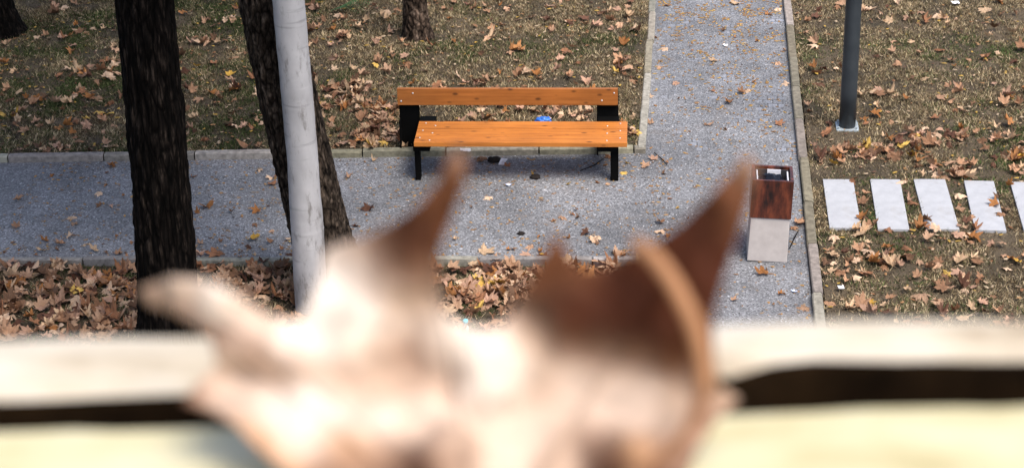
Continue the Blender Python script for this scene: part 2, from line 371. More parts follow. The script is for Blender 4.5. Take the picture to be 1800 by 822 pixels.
top = pc[-1]+(pc[-1]-pc[-2]).normalized()*3.2; pc.append(top); pr_.append(.105)
# resample finely and give it seams and dents
PP = []; RR = []
for i in range(len(pc)-1):
    n = 40
    for k in range(n): PP.append(pc[i].lerp(pc[i+1], k/n)); RR.append(pr_[i]+(pr_[i+1]-pr_[i])*k/n)
PP.append(pc[-1]); RR.append(pr_[-1])
seams = [aty(540, 183, yw).z, aty(545, 385, yw).z, aty(545, 402, yw).z]
for i, p in enumerate(PP):
    for s in seams: RR[i] += .0018*math.exp(-((p.z-s)/.008)**2)
vs, fs = tube(PP, RR, 64)
for k, v in enumerate(vs):
    c_ = PP[k//64]; dr = (v-c_).normalized(); v += dr*(.004*noise.noise(Vector((v.x*5, v.y*5, v.z*2)))+.003*noise.noise(Vector((v.x*14, v.y*14, v.z*9))))
wpo = mesh_obj('white_pole', vs, fs, WP, None, smooth=True); tag(wpo, 'smooth whitish pole with scuffs and peeling seams in front of the leaning trunk', 'pole')

# ------------------------------------------------------------------ trees
def blob_crown(center, R, n, seed, cols, size=.13):
    rr = np.random.default_rng(seed); nc = 26; cc = rr.normal(size=(nc, 3)); cc /= np.linalg.norm(cc, axis=1)[:, None]; cc *= (rr.random((nc, 1))**.5)*np.array(R)
    p = cc[rr.integers(0, nc, n)]+rr.normal(size=(n, 3))*.38+np.array(center)
    u = rr.normal(size=(n, 3)); u /= np.linalg.norm(u, axis=1)[:, None]; v = rr.normal(size=(n, 3)); v = np.cross(u, v); v /= np.linalg.norm(v, axis=1)[:, None]
    s = size*rr.uniform(.6, 1.2, (n, 1)); V = np.stack([p-u*s, p-v*s*.7, p+u*s, p+v*s*.7], 1).reshape(-1, 3)
    col = np.array(cols)[rr.integers(0, len(cols), n)]; col = np.repeat(col, 4, 0)
    return V, np.arange(n*4).reshape(n, 4), col
def np_obj(name, V, Fc, mat, cols, parent=None):
    me = bpy.data.meshes.new(name); nv, nf, k = len(V), len(Fc), Fc.shape[1]
    me.vertices.add(nv); me.vertices.foreach_set('co', np.asarray(V, np.float32).ravel()); me.loops.add(nf*k); me.loops.foreach_set('vertex_index', Fc.astype(np.int32).ravel())
    me.polygons.add(nf); me.polygons.foreach_set('loop_start', np.arange(0, nf*k, k, dtype=np.int32)); me.update(calc_edges=True)
    a = me.color_attributes.new('Col', 'FLOAT_COLOR', 'POINT'); arr = np.ones((nv, 4), np.float32); arr[:, :3] = cols; a.data.foreach_set('color', arr.ravel())
    me.materials.append(mat); o = bpy.data.objects.new(name, me); C.objects.link(o)
    if parent: o.parent = parent
    return o
TOPL = [(.30, .15, .05), (.22, .12, .05), (.16, .15, .04), (.38, .22, .06)]
def tree(name, label, centers, radii, mat, seed, amp, height, crownR, ncrown, fr=1.0, flare=.35, group=None, seg=110, dz=.022, zs=.22, blotch=0.0):
    """centers: points from the base up; the trunk carries on above the frame into limbs and a crown"""
    base = centers[0].copy(); root = empty(name, base, label=label, cat='tree', group=group)
    pts = [c.copy() for c in centers]; dr = (pts[-1]-pts[-2]).normalized(); dr = (dr+Vector((0, 0, .6))).normalized()
    rad = list(radii); k = 0
    while pts[-1].z < height: pts.append(pts[-1]+dr*.8); rad.append(rad[-1]*.93)
    P = []; Rr = []
    for i in range(len(pts)-1):
        n = max(2, int((pts[i+1]-pts[i]).length/(dz if pts[i].z < 3.4 else .2)))
        for k in range(n): P.append(pts[i].lerp(pts[i+1], k/n)); Rr.append(rad[i]+(rad[i+1]-rad[i])*k/n)
    P.append(pts[-1]); Rr.append(rad[-1])
    for i, p in enumerate(P): Rr[i] *= 1+flare*math.exp(-(p.z-base.z)/.16)
    P = [Vector((p.x, p.y, p.z)) for p in P]; P[0].z -= .03
    vs, fs = tube([p-base for p in P], Rr, seg); cols = []
    for k, v in enumerate(vs):
        c_ = P[k//seg]-base; dv = (v-c_); r = dv.length; dv = dv/max(r, 1e-6)
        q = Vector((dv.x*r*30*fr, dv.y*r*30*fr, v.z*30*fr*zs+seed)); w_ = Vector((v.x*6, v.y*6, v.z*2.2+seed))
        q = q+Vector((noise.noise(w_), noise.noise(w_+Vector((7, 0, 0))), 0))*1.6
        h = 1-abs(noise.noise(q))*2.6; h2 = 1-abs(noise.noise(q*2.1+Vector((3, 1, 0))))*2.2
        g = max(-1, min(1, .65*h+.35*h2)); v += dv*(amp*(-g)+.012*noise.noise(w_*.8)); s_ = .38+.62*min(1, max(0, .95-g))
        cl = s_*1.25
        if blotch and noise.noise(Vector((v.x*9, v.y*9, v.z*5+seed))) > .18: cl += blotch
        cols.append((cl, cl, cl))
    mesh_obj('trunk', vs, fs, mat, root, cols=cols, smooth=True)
    R = random.Random(seed); topc = pts[-1]-base
    for k in range(6):
        a = k*1.05+R.random(); st = topc*R.uniform(.86, .98); L = R.uniform(.7, 1.1)*crownR[0]
        e1 = st+Vector((math.cos(a)*L*.5, math.sin(a)*L*.5, L*.45)); e2 = e1+Vector((math.cos(a+.3)*L*.45, math.sin(a+.3)*L*.45, L*.5))
        v2, f2 = tube([st, e1, e2], [rad[-1]*.55, rad[-1]*.35, rad[-1]*.12], 8); mesh_obj('limb', v2, f2, mat, root, cols=[(.8,)*3]*len(v2), smooth=True)
    cc = topc+Vector((0, 0, crownR[2]*.55)); V, Fc, col = blob_crown(cc, crownR, ncrown*3, seed, TOPL); np_obj('crown', V, Fc, LEAF, col, root)
    return root
yA = 13.87
cA = [at(301, 610)] + [aty(px, py, yA) for px, py in ((298, 540), (290, 440), (280, 290), (267, 140), (254, 0))]; cA[0].y = yA; cA[0].z = -.07
tree('broad_tree', 'thick nearly black trunk with deep vertical furrows at left, rising from the leaf litter', cA, [.255, .242, .237, .222, .222, .222], BARK, 11, .015, 5.6, (2.6, 3.3, 1.4), 6000, fr=.8)  # unseen crown spread wider to shade the left lawn
yB = 15.0
cB = [at(590, 525)] + [aty(px, py, yB) for px, py in ((568, 430), (534, 290), (502, 150), (471, 0))]; cB[0].y = yB; cB[0].z = -.07
tree('leaning_tree', 'rough brown trunk leaning left behind the whitish pole', cB, [.262, .25, .24, .237, .235], BARK2, 23, .014, 5.6, (2.2, 2.2, 1.5), 2600, 1.15, .3, zs=.34)
yC = 20.78
cC = [at(734, 77)] + [aty(px, py, yC) for px, py in ((731, 40), (729, 0))]; cC[0].y = yC; cC[0].z = BZ
tree('young_tree', 'slim mottled brown trunk on the lawn behind the bench', cC, [.145, .135, .128], BARK3, 31, .006, 5.0, (1.6, 1.6, 1.5), 900, 1.0, .35, zs=.4, blotch=.9)
yD = 20.83
cD = [at(2, 62)] + [aty(px, py, yD) for px, py in ((-6, 30), (-16, 0))]; cD[0].y = yD; cD[0].z = BZ
tree('shaded_tree', 'black shaded trunk base in the top left corner of the lawn', cD, [.22, .21, .205], BARK, 41, .013, 4.6, (4.2, 3.7, 1.4), 14000, 1, .5)  # unseen crown made broad and dense to darken the left corner

# ------------------------------------------------------------------ grass
SL = [(cx-wd/2+.006, cx+wd/2-.006, cy-ln/2+.004, cy+ln/2-.01) for cx, cy, wd, ln, a in SLABS]
def grass(name, x0, x1, y0, y1, n, zbase, keep, pal, seed, glen, label):
    rr = np.random.default_rng(seed); x = rr.uniform(x0, x1, n); y = rr.uniform(y0, y1, n); k = keep(x, y); x = x[k]; y = y[k]
    # clumping
    nz = np.array([noise.noise(Vector((a*3.2, b*3.2, seed))) for a, b in zip(x, y)]); nf = np.array([noise.noise(Vector((a*13, b*13, seed+9))) for a, b in zip(x, y)])
    k = rr.random(len(x)) < np.clip(.72+1.0*nz+.9*nf, .18, 1); x, y, nz, nf = x[k], y[k], nz[k], nf[k]; n = len(x)
    ng = np.array([noise.noise(Vector((a*.85, b*.85, seed+3)))+.6*noise.noise(Vector((a*2.6, b*2.6, seed+5))) for a, b in zip(x, y)])
    th = rr.uniform(0, 2*np.pi, n); tilt = rr.uniform(.5, 1.5, n); L = glen*rr.uniform(.45, 1.35, n); wd = rr.uniform(.0025, .0065, n)
    dx, dy, dz = np.cos(th)*np.sin(tilt), np.sin(th)*np.sin(tilt), np.cos(tilt); ph = rr.uniform(0, 2*np.pi, n); sxx, syy = np.cos(ph), np.sin(ph)
    zb = zbase+.012*nz-.002
    V = np.empty((n, 3, 3)); V[:, 0] = np.stack([x-sxx*wd, y-syy*wd, zb], 1); V[:, 1] = np.stack([x+sxx*wd, y+syy*wd, zb], 1); V[:, 2] = np.stack([x+dx*L, y+dy*L, zb+dz*L+.003], 1)
    gp = np.clip(pal['g0']+pal['gk']*ng+pal['bias'](x, y), .02, .95); u = rr.random(n); green = u < gp
    dry = np.array(pal['dry']); gr = np.array(pal['green']); col = np.where(green[:, None], gr[rr.integers(0, len(gr), n)], dry[rr.integers(0, len(dry), n)])
    col = col*(rr.uniform(.4, 1.6, (n, 1)))*np.clip(1+.8*nf+.6*nz, .3, 1.9)[:, None]
    return tag(np_obj(name, V.reshape(-1, 3), np.arange(n*3).reshape(n, 3), GRASS, np.repeat(col, 3, 0)), label, 'grass', kind='stuff')
DRY = [(.32, .24, .145), (.42, .33, .205), (.17, .12, .068), (.09, .062, .036), (.48, .39, .25), (.21, .175, .09), (.06, .042, .026)]
GRN = [(.045, .065, .02), (.07, .09, .03), (.025, .038, .012), (.10, .11, .045)]
palB = dict(g0=.08, gk=.9, dry=DRY, green=GRN, bias=lambda x, y: np.where(x < -4.2, .36, 0))  # greener at left; the darker blades also paint in the tree shade
grass('grass', -8.2, -.52, 17.4, 23.6, 600000, BZ, lambda x, y: (y > 17.81+(x+.41)*.0699+.10) & (x > -8.2*(y/22)-.3), palB, 1, .045, 'short dry grass with green patches on the lawn behind the bench')
palR = dict(g0=.03, gk=1.0, dry=DRY, green=[(.06, .09, .028), (.045, .07, .02), (.09, .115, .04)], bias=lambda x, y: 0*x)
def notslab(x, y):
    k = (x > 1.09)
    for a, b, c, d_ in SL: k &= ~((x > a) & (x < b) & (y > c) & (y < d_))
    return k
grass('grass', 1.09, 5.9, 13.6, 23.6, 500000, RZ, lambda x, y: notslab(x, y) & (x < 5.9*(y/22)+.5), palR, 2, .042, 'short straw coloured grass with green tufts on the lawn around the slabs')
palF = dict(g0=.5, gk=.6, dry=DRY, green=[(.04, .055, .015), (.06, .08, .025)], bias=lambda x, y: 0*x)
grass('grass', -6.2, -.27, 13.2, 15.6, 60000, -.037, lambda x, y: y < 15.602+(x+.21)*.041-.07, palF, 3, .05, 'dark green grass showing between leaves in front of the path')

# ------------------------------------------------------------------ fallen leaves
PALE = (.52, .335, .205); TAN = (.42, .235, .135); PINK = (.44, .27, .17); BROWN = (.25, .13, .07); DARK = (.075, .03, .016); ORG = (.40, .18, .065); YEL = (.48, .28, .05); CREAM = (.50, .34, .21)
def leaf_arrays(seed, size, col, curl):
    R = random.Random(seed); lob = [(90, 1.0), (90-R.uniform(46, 56), R.uniform(.82, .95)), (90+R.uniform(46, 56), R.uniform(.82, .95)), (90-R.uniform(98, 112), R.uniform(.5, .68)), (90+R.uniform(98, 112), R.uniform(.5, .68))]
    lob.sort(); out = []
    al = [-68] + []
    pts = [(-90, .10), (-70, .30)]
    for i, (a, r) in enumerate(lob):
        pts += [(a-19, r*.70), (a-15, r*.84), (a-11, r*.76), (a-6, r*.90), (a, r), (a+6, r*.89), (a+11, r*.75), (a+15, r*.83), (a+19, r*.70)]
        if i < 4: pts.append(((a+lob[i+1][0])/2, .54*min(r, lob[i+1][1])+.06))
    pts += [(250, .30)]
    ph, fd = R.uniform(0, 6), R.uniform(.3, 1.0)
    fold = R.choice([0, 0, .35, .9]); sq = R.choice([1, .95, .8, .62]); jx, jy = R.uniform(-.25, .25), R.uniform(-.2, .2)
    def lift(x, y):
        r = math.hypot(x, y); a = math.atan2(y, x)
        return curl*(fd*.55*r*r*(1+.7*math.sin(2*a+ph))+.16*math.sin(5*a+ph)*r+.25*abs(x)*.6)+.045*math.sin(9*x+ph)*math.cos(8*y+ph)+fold*abs(x+jx*y)+.3*curl*max(0, y-.3)**2
    vs = [(0, 0, 0)]
    n = len(pts)
    for fr in (.5, 1):
        for a, r in pts:
            a = math.radians(a); rr_ = r*fr*R.uniform(.86, 1.04) if fr == 1 else min(r*.55, .42); x, y = math.cos(a)*rr_, math.sin(a)*rr_+.0; vs.append((x, y, lift(x, y)))
    fs = []
    for i in range(n):
        j = (i+1) % n; fs.append((0, 1+i, 1+j)); fs.append((1+i, 1+n+i, 1+n+j)); fs.append((1+i, 1+n+j, 1+j))
    k = len(vs); vs += [(-.02, -.05, 0.01), (.02, -.05, .01), (R.uniform(-.2, .2), -.75, R.uniform(0, .2))]; fs.append((k, k+1, k+2))
    V = np.array(vs)*size/1.55; V[:, 0] *= sq
    cc = np.array(col)[None]*np.ones((len(vs), 1)); rr2 = np.random.default_rng(seed); cc = cc*rr2.uniform(.8, 1.15, (len(vs), 1))*rr2.uniform(.68, 1.32); cc[0] *= .8
    return V, np.array(fs), cc, fold
PAL = {'pale tan': [(.58, .40, .27), CREAM, (.44, .26, .16)], 'pinkish tan': [PINK, TAN, (.42, .25, .17)], 'brown': [BROWN, (.26, .12, .06), (.17, .09, .05)], 'dark brown': [DARK, (.11, .05, .03)], 'orange brown': [ORG, (.36, .15, .045)], 'yellow': [YEL, (.5, .32, .08)]}
VAR = {}; CURL = {}
sd = 100
for k, cs in PAL.items():
    VAR[k] = []
    for q in range(14 if k in ('pale tan', 'pinkish tan') else 8):
        sd += 1; cu = random.choice([.4, .8, 1.3, 1.8, -.9]); LA = leaf_arrays(sd, 1.0, cs[q % len(cs)], cu); VAR[k].append(LA[:3]); CURL[(k, q)] = cu+(1 if LA[3] > .5 else 0)
VMESH = {}
def var_mesh(k, q):
    if (k, q) not in VMESH:
        V, Fc, cc = VAR[k][q]; me = bpy.data.meshes.new('leaf_blade'); me.from_pydata(V.tolist(), [], Fc.tolist()); a = me.color_attributes.new('Col', 'FLOAT_COLOR', 'POINT')
        arr = np.ones((len(V), 4), np.float32); arr[:, :3] = cc; a.data.foreach_set('color', arr.ravel()); me.materials.append(LEAF); VMESH[(k, q)] = me
    return VMESH[(k, q)]
# the foreground leaf's outline in the photo, used to know which ground leaves are hidden
FG = [(245, 508), (300, 488), (365, 492), (420, 520), (470, 553), (520, 568), (543, 540), (562, 490), (572, 440), (600, 428), (640, 418), (690, 392), (735, 360), (765, 325), (785, 285), (802, 258), (822, 285), (814, 330), (798, 375), (780, 420), (768, 460), (766, 500), (776, 540), (800, 566), (845, 578), (885, 570), (905, 545), (925, 505), (945, 470), (962, 435), (978, 408), (992, 430), (1005, 462), (1030, 474), (1065, 468), (1110, 447), (1150, 425), (1195, 395), (1240, 350), (1280, 308), (1312, 270), (1330, 290), (1320, 345), (1303, 400), (1285, 455), (1265, 515), (1252, 565), (1256, 630), (1266, 680), (1300, 700), (1262, 735), (1225, 790), (1195, 860), (1150, 940), (1050, 985), (900, 1000), (760, 990), (640, 950), (570, 880), (500, 828), (452, 788), (415, 748), (372, 722), (320, 708), (348, 672), (382, 640), (372, 600), (345, 572), (300, 545), (262, 535)]
def inpoly(x, y, P):
    c = False
    for i in range(len(P)):
        x1, y1 = P[i]; x2, y2 = P[i-1]
        if (y1 > y) != (y2 > y) and x < (x2-x1)*(y-y1)/(y2-y1)+x1: c = not c
    return c
LV = []    # (pos, rotation, scale, kind, q, zone or label, forced)
def pick(wts): return random.choices(list(wts), list(wts.values()))[0]
def add_leaf(x, y, z, size, k, tilt=.3, lab=None, forced=False, zone=None):
    q = random.choice([t for t in range(len(VAR[k])) if abs(CURL[(k, t)]) < (1.0 if forced else 1.5 if zone == 'bed' else 1.95)] or [0]); rot = Matrix.Rotation(random.uniform(0, 6.28), 3, 'Z') @ Matrix.Rotation(random.gauss(0, tilt), 3, 'X') @ Matrix.Rotation(random.gauss(0, tilt), 3, 'Y') @ Matrix.Rotation(random.uniform(0, 6.28), 3, 'Z')
    LV.append([Vector((x, y, z)), rot, size, k, q, lab, forced, zone])
LITTER = {'pale tan': 4.5, 'pinkish tan': 4.5, 'brown': 3.6, 'dark brown': 1.8, 'orange brown': .6, 'yellow': .12}
SPARSE = {'pale tan': 4, 'pinkish tan': 4, 'brown': 3, 'dark brown': 1.2, 'orange brown': .8, 'yellow': .4}
# dense bed in front of the path
for i in range(2350):
    x, y = random.uniform(-6.1, -.3), random.uniform(13.3, 15.66)
    if y > yf(x)-.09: 
        if random.random() > .12 or y > yf(x)+.1: continue
    if noise.noise(Vector((x*1.7, y*1.7, 4))) < -.30 and random.random() < .85: continue
    if (Vector((x, y))-Vector((cA[0].x, yA))).length < .25 or (Vector((x, y))-Vector((cB[0].x, yB))).length < .27: continue
    near = y > yf(x)-.1
    add_leaf(x, y, random.uniform(.005, .026) if near else random.uniform(-.03, .01), random.uniform(.115, .21), pick(LITTER), .12 if near else .24, zone='bed')
# lawns
def dens(px, py):
    if px < 1135:       # lawn behind the bench
        v = .16
        if py > 180: v += .30*(py-180)/80
        if 560 < px < 715 and py > 150: v += 1.0
        if 880 < px < 1095 and 175 < py < 212: v += .45
        if 700 < px < 880 and 180 < py < 215: v += .25
        if 125 < px < 215 and 110 < py < 180: v += .35
        if px > 740 and py < 140: v *= .8
        return v
    v = .17
    if 235 < py < 322: v += .9
    if px < 1480 and 250 < py < 320: v += .3
    if 400 < py < 520: v += .42
    if py > 520: v += .25
    if py < 180: v *= .75
    return v
n = 0
for i in range(26000):
    if random.random() < .62: x, y, zb = random.uniform(-7.6, -.55), random.uniform(17.5, 23.4), BZ
    else: x, y, zb = random.uniform(1.12, 5.6), random.uniform(13.7, 23.4), RZ
    if zb == BZ and y < yb(x)+.1: continue
    px, py = proj((x, y, zb))
    if not (-60 < px < 1860 and -40 < py < 640): continue
    if random.random() > dens(px, py)*.50*(1.25 if zb == RZ else 1.0): continue
    cl = noise.noise(Vector((x*2.1, y*2.1, 8)))
    if random.random() > .55+1.6*cl: continue
    onslab = any(a < x < b and c < y < d_ for a, b, c, d_ in SL)
    if onslab: continue
    if any(((x-c.x)**2+(y-yy_)**2)**.5 < .24 for c, yy_ in ((cC[0], yC), (cD[0], yD))): continue
    if abs(x-1.497) < .16 and 18.0 < y < 18.6: continue
    add_leaf(x, y, zb+random.uniform(.02, .045), random.triangular(.06, .20, .12), pick(SPARSE), .30, zone='lawn')
# placed leaves: photo position, size, colour, words
PL = [
 (29, 350, .15, 'pinkish tan', 'tan leaf on the path near the left edge of the photo'), (174, 338, .15, 'pale tan', 'pale spiky leaf on the path left of the thick dark trunk'),
 (177, 360, .10, 'brown', 'small brown leaf just below a pale spiky one left of the dark trunk'), (195, 360, .07, 'pinkish tan', None), (123, 381, .13, 'pale tan', 'pale leaf on the left path, upper of an overlapping pair'),
 (131, 392, .12, 'pinkish tan', None), (31, 398, .12, 'pinkish tan', None), (81, 423, .12, 'orange brown', None), (109, 428, .15, 'pinkish tan', None), (120, 416, .12, 'pale tan', None), (76, 440, .14, 'pale tan', None),
 (168, 440, .14, 'pale tan', 'tan leaf lying just above the front kerb left of the dark trunk'), (204, 444, .12, 'pinkish tan', None), (194, 289, .16, 'orange brown', 'dark orange leaf lying against the back kerb left of the dark trunk'),
 (365, 364, .19, 'orange brown', 'large golden orange leaf on the path right of the thick dark trunk'), (347, 374, .12, 'orange brown', None), (453, 369, .14, 'orange brown', 'golden leaf on the path between the two dark trunks'), (447, 393, .10, 'brown', None),
 (443, 419, .15, 'yellow', 'pale yellow leaf on the path just above the front kerb between the trunks'), (436, 431, .14, 'dark brown', None), (458, 297, .10, 'pale tan', None), (476, 311, .10, 'pale tan', None), (478, 323, .15, 'brown', 'brown leaf half hidden behind the leaning trunk on the path'),
 (353, 427, .12, 'pinkish tan', None), (383, 444, .12, 'brown', None), (480, 406, .08, 'pinkish tan', None), (479, 424, .09, 'brown', None), (505, 419, .1, 'pale tan', None),
 (614, 311, .13, 'pale tan', 'pale leaf on the path just left of the bench legs'), (650, 365, .18, 'dark brown', 'dark red-brown leaf on the path right of the leaning trunk'), (861, 346, .13, 'pale tan', 'pale leaf alone on the path in front of the bench'),
 (988, 380, .14, 'pale tan', 'pale leaf in the middle of the path below the right half of the bench'), (1013, 367, .07, 'orange brown', None), (1045, 419, .17, 'pale tan', 'pale star shaped leaf above the small middle tip of the blurred leaf'), (1032, 408, .12, 'dark brown', None),
 (933, 431, .15, 'pale tan', 'pale leaf on the path left of the small middle tip of the blurred leaf'), (1133, 293, .16, 'pale tan', 'pale leaf lying beside the right end of the bench'), (1150, 279, .13, 'pinkish tan', None), (1098, 302, .09, 'yellow', 'crumpled yellow leaf beside the right bench leg'),
 (1160, 389, .11, 'brown', None), (1161, 404, .13, 'pale tan', None), (845, 281, .16, 'brown', 'brown leaf under the bench against the kerb'), (893, 292, .11, 'brown', None), (1070, 275, .16, 'brown', None), (1005, 375, .07, 'brown', None),
 (1296, 5, .15, 'pale tan', None), (1366, 15, .13, 'pale tan', None), (1258, 107, .13, 'pale tan', 'pale leaf in the middle of the far path'), (1367, 110, .13, 'pinkish tan', None), (1382, 147, .16, 'pale tan', 'pale leaf against the right kerb of the far path'),
 (1313, 158, .17, 'pale tan', 'pale leaf over a brown one in the middle of the far path'), (1305, 163, .11, 'brown', None), (1283, 178, .16, 'orange brown', 'rusty orange leaf in the middle of the far path'), (1247, 219, .12, 'pinkish tan', None), (1369, 218, .14, 'brown', 'brown leaf on the far path near the right kerb'),
 (1173, 9, .12, 'brown', None), (1171, 86, .13, 'pale tan', None), (1162, 118, .11, 'pinkish tan', None), (1186, 145, .13, 'pinkish tan', None), (1141, 168, .16, 'pale tan', None), (1129, 179, .12, 'pale tan', None), (1145, 216, .14, 'pinkish tan', None), (1146, 66, .11, 'orange brown', None),
 (1345, 480, .17, 'orange brown', 'golden orange leaf on the path just below the litter bin'), (1401, 392, .16, 'pinkish tan', 'tan leaf on the path between the litter bin and the kerb'), (1392, 400, .10, 'brown', None), (1417, 540, .16, 'pinkish tan', 'tan leaf on the path against the lower right kerb'),
 (1288, 527, .09, 'pale tan', None), (1371, 516, .09, 'orange brown', None), (1589, 318, .19, 'pale tan', 'big pale leaf lying between the tops of the second and third slabs'), (1752, 358, .16, 'orange brown', 'orange leaf lying on the fourth pale slab'), (1762, 376, .11, 'brown', None),
 (1626, 386, .18, 'brown', 'brown star shaped leaf at the lower left corner of the third slab'), (1512, 382, .17, 'orange brown', 'orange tan leaf on the lower right corner of the first slab'), (1527, 398, .15, 'brown', None), (1467, 414, .14, 'pale tan', 'pale star shaped leaf just below the first slab'),
 (1459, 438, .13, 'pinkish tan', None), (1511, 439, .14, 'pinkish tan', None), (1535, 447, .18, 'pinkish tan', None), (1708, 416, .20, 'orange brown', 'big rusty orange leaf in the lawn below the fourth slab'), (1679, 411, .18, 'pinkish tan', None), (1690, 453, .17, 'pinkish tan', None),
 (1653, 531, .19, 'pinkish tan', 'large tan leaf low in the right lawn near the blurred sill'), (1455, 530, .18, 'pinkish tan', 'tan leaf low in the right lawn beside the kerb'), (1593, 506, .13, 'pale tan', None), (1621, 516, .19, 'pinkish tan', None), (1523, 479, .16, 'brown', None), (1667, 481, .17, 'yellow', 'folded yellow leaf in the lawn below the slabs'),
 (1683, 342, .15, 'pale tan', 'pale leaf in the grass between the third and fourth slabs'), (1515, 355, .14, 'brown', None), (1523, 339, .14, 'pinkish tan', None), (1601, 356, .13, 'brown', None), (1555, 433, .14, 'orange brown', None), (1630, 470, .13, 'brown', None),
 (1117, 229, .18, 'yellow', 'golden yellow leaf on the lawn beside the right end of the bench'), (65, 171, .19, 'orange brown', 'large orange leaf on the shaded lawn at far left'), (163, 168, .19, 'orange brown', None), (8, 110, .17, 'orange brown', None), (185, 135, .22, 'pale tan', None), (200, 128, .20, 'pinkish tan', None), (170, 140, .18, 'pinkish tan', None),
 (353, 172, .16, 'pale tan', 'pale leaf on the lawn right of the thick dark trunk'), (413, 157, .16, 'orange brown', None), (1650, 170, .17, 'pale tan', None), (1535, 199, .17, 'orange brown', 'orange leaf on the lawn right of the grey post'), (1517, 210, .12, 'orange brown', None), (1543, 165, .16, 'brown', None),
 (1655, 87, .15, 'brown', None), (1618, 93, .14, 'pale tan', None), (1596, 172, .15, 'orange brown', None), (1617, 20, .14, 'pinkish tan', None)]
used = set()
for px, py, s, k, lab in PL:
    on_lawn_r = px > 1424 or (px > 1395 and py < 200); back = px < 1128 and py < 262
    z = (BZ+.04 if back else RZ+.035 if on_lawn_r else .026)
    for cx, cy, wd, ln, a in SLABS:
        p = at(px, py, .07)
        if abs(p.x-cx) < wd/2+.02 and abs(p.y-cy) < ln/2+.02: z = .066
    p = at(px, py, z); add_leaf(p.x, p.y, z, s*.98, k, .14, lab, True, 'placed')
# small torn leaves over the paths and against the kerbs
for i in range(150):
    u = random.random()
    if u < .45: x, y = random.uniform(-6, -.2), random.uniform(15.5, 17.6)
    elif u < .75: x, y = random.uniform(-.4, .97), random.uniform(14.2, 22.8)
    else:
        x = random.uniform(-6, -.3); y = yf(x)+abs(random.gauss(0, .12))
    if y > yb(x)-.03 and x < -.4: continue
    add_leaf(x, y, .022, random.uniform(.03, .075), pick({'pale tan': 2, 'brown': 3, 'orange brown': 2, 'dark brown': 1, 'yellow': .6}), .3, zone='path')

def zone_words(px, py, wx_, wy_, z):
    if px < 1175 and wy_ < yf(wx_)+.02:
        row = 'top' if wy_ > yf(wx_)-.42 else 'middle' if wy_ > yf(wx_)-.85 else 'foot'
        if px < 125: return row+' of leaf bed at far left', 'leaves heaped left of the thick dark trunk'
        if px < 245: return row+' of leaf bed left of thick trunk', 'leaves heaped left of the thick dark trunk'
        if px < 545: return row+' of leaf bed between trunk and pole', 'leaves heaped between the thick trunk and the pole'
        if px < 870: return row+' of leaf bed left of blurred middle tip', 'leaves heaped behind the blurred leaf'
        return row+' of leaf bed right of blurred middle tip', 'leaves heaped behind the blurred leaf'
    side = ', near the kerb' if px < 1560 else ', toward right edge'
    if wx_ > 1.09:
        if py < 150: return 'far right lawn beside grey post', 'leaves on the far right lawn'
        if py < 240: return 'right lawn level with post base'+side, 'leaves on the far right lawn'
        if py < 325: return 'leaf drift above the slabs'+side, 'leaves drifted above the pale slabs'
        if py < 408: return 'grass among the pale slabs'+side, 'leaves among the pale slabs'
        if py < 480: return 'lawn below the slabs'+side, 'leaves on the near right lawn'
        return 'lawn nearest the blurred sill'+side, 'leaves on the near right lawn'
    row = ', near the kerb' if wy_ < yb(wx_)+1.0 else ', midway back' if wy_ < yb(wx_)+2.6 else ', far back'
    if wy_ > yb(wx_):
        if px < 225: return 'shaded lawn left of thick trunk'+row, 'leaves on the shaded left lawn'
        if px < 470: return 'lawn between the two dark trunks'+row, 'leaves on the lawn between the trunks'
        if px < 715: return 'lawn left of the bench'+row, 'leaves on the lawn left of the bench'
        return 'lawn behind the bench'+row, 'leaves on the lawn behind the bench'
    if wx_ > -.42: return ('far path beyond the bin' if py < 290 else 'path around the litter bin'), 'leaves on the path past the bin'
    if px < 240: return 'cross path left of thick trunk', 'leaves on the cross path'
    if px < 520: return 'cross path between the dark trunks', 'leaves on the cross path'
    return 'cross path in front of the bench', 'leaves on the cross path'
cand = []
for i, (p, rot, s, k, q, lab, forced, zone) in enumerate(LV):
    px, py = proj(p)
    if not (4 < px < 1796 and 4 < py < 556): continue
    if inpoly(px, py, FG): continue
    if 228 < px < 345 and py > 0 and p.y > 13.9: continue
    if 480 < px < 572 and p.y > 14.6: continue
    if 1320 < px < 1392 and 300 < py < 460: continue
    sc = s*1000/max(1, (Vector(p)-Vector(EYE)).length)+(100 if forced else 0)+(p.z*60 if zone == 'bed' else 0)
    if zone == 'path' and s < .06: continue
    cand.append((sc, i))
cand.sort(reverse=True); ind = {i for _, i in cand[:300]}
SV, SF, SC = [], [], []; off = 0
for i, (p, rot, s, k, q, lab, forced, zone) in enumerate(LV):
    if i in ind:
        o = bpy.data.objects.new('fallen_leaf', var_mesh(k, q)); C.objects.link(o); mm = rot.to_4x4() @ Matrix.Scale(s, 4); mm.translation = p; o.matrix_world = mm
        px, py = proj(p); g, grp = zone_words(px, py, p.x, p.y, zone); cu = CURL[(k, q)]
        look = ('large ' if s > .19 else 'small ' if s < .13 else '')+('curled ' if cu > 1.2 else 'flat ' if abs(cu) < .5 else '')+k.replace('orange brown', 'rusty')
        tag(o, lab or look+' fallen leaf, '+g, 'fallen leaf', grp)
    else:
        V, Fc, cc = VAR[k][q]; Rm = np.array(rot); SV.append((V*s) @ Rm.T+np.array(p)); SF.append(Fc+off); SC.append(cc); off += len(V)
tag(np_obj('leaf_litter', np.concatenate(SV), np.concatenate(SF), LEAF, np.concatenate(SC)), 'scattered and heaped dry plane leaves covering lawns and the bed before the path', 'leaf litter', kind='stuff')

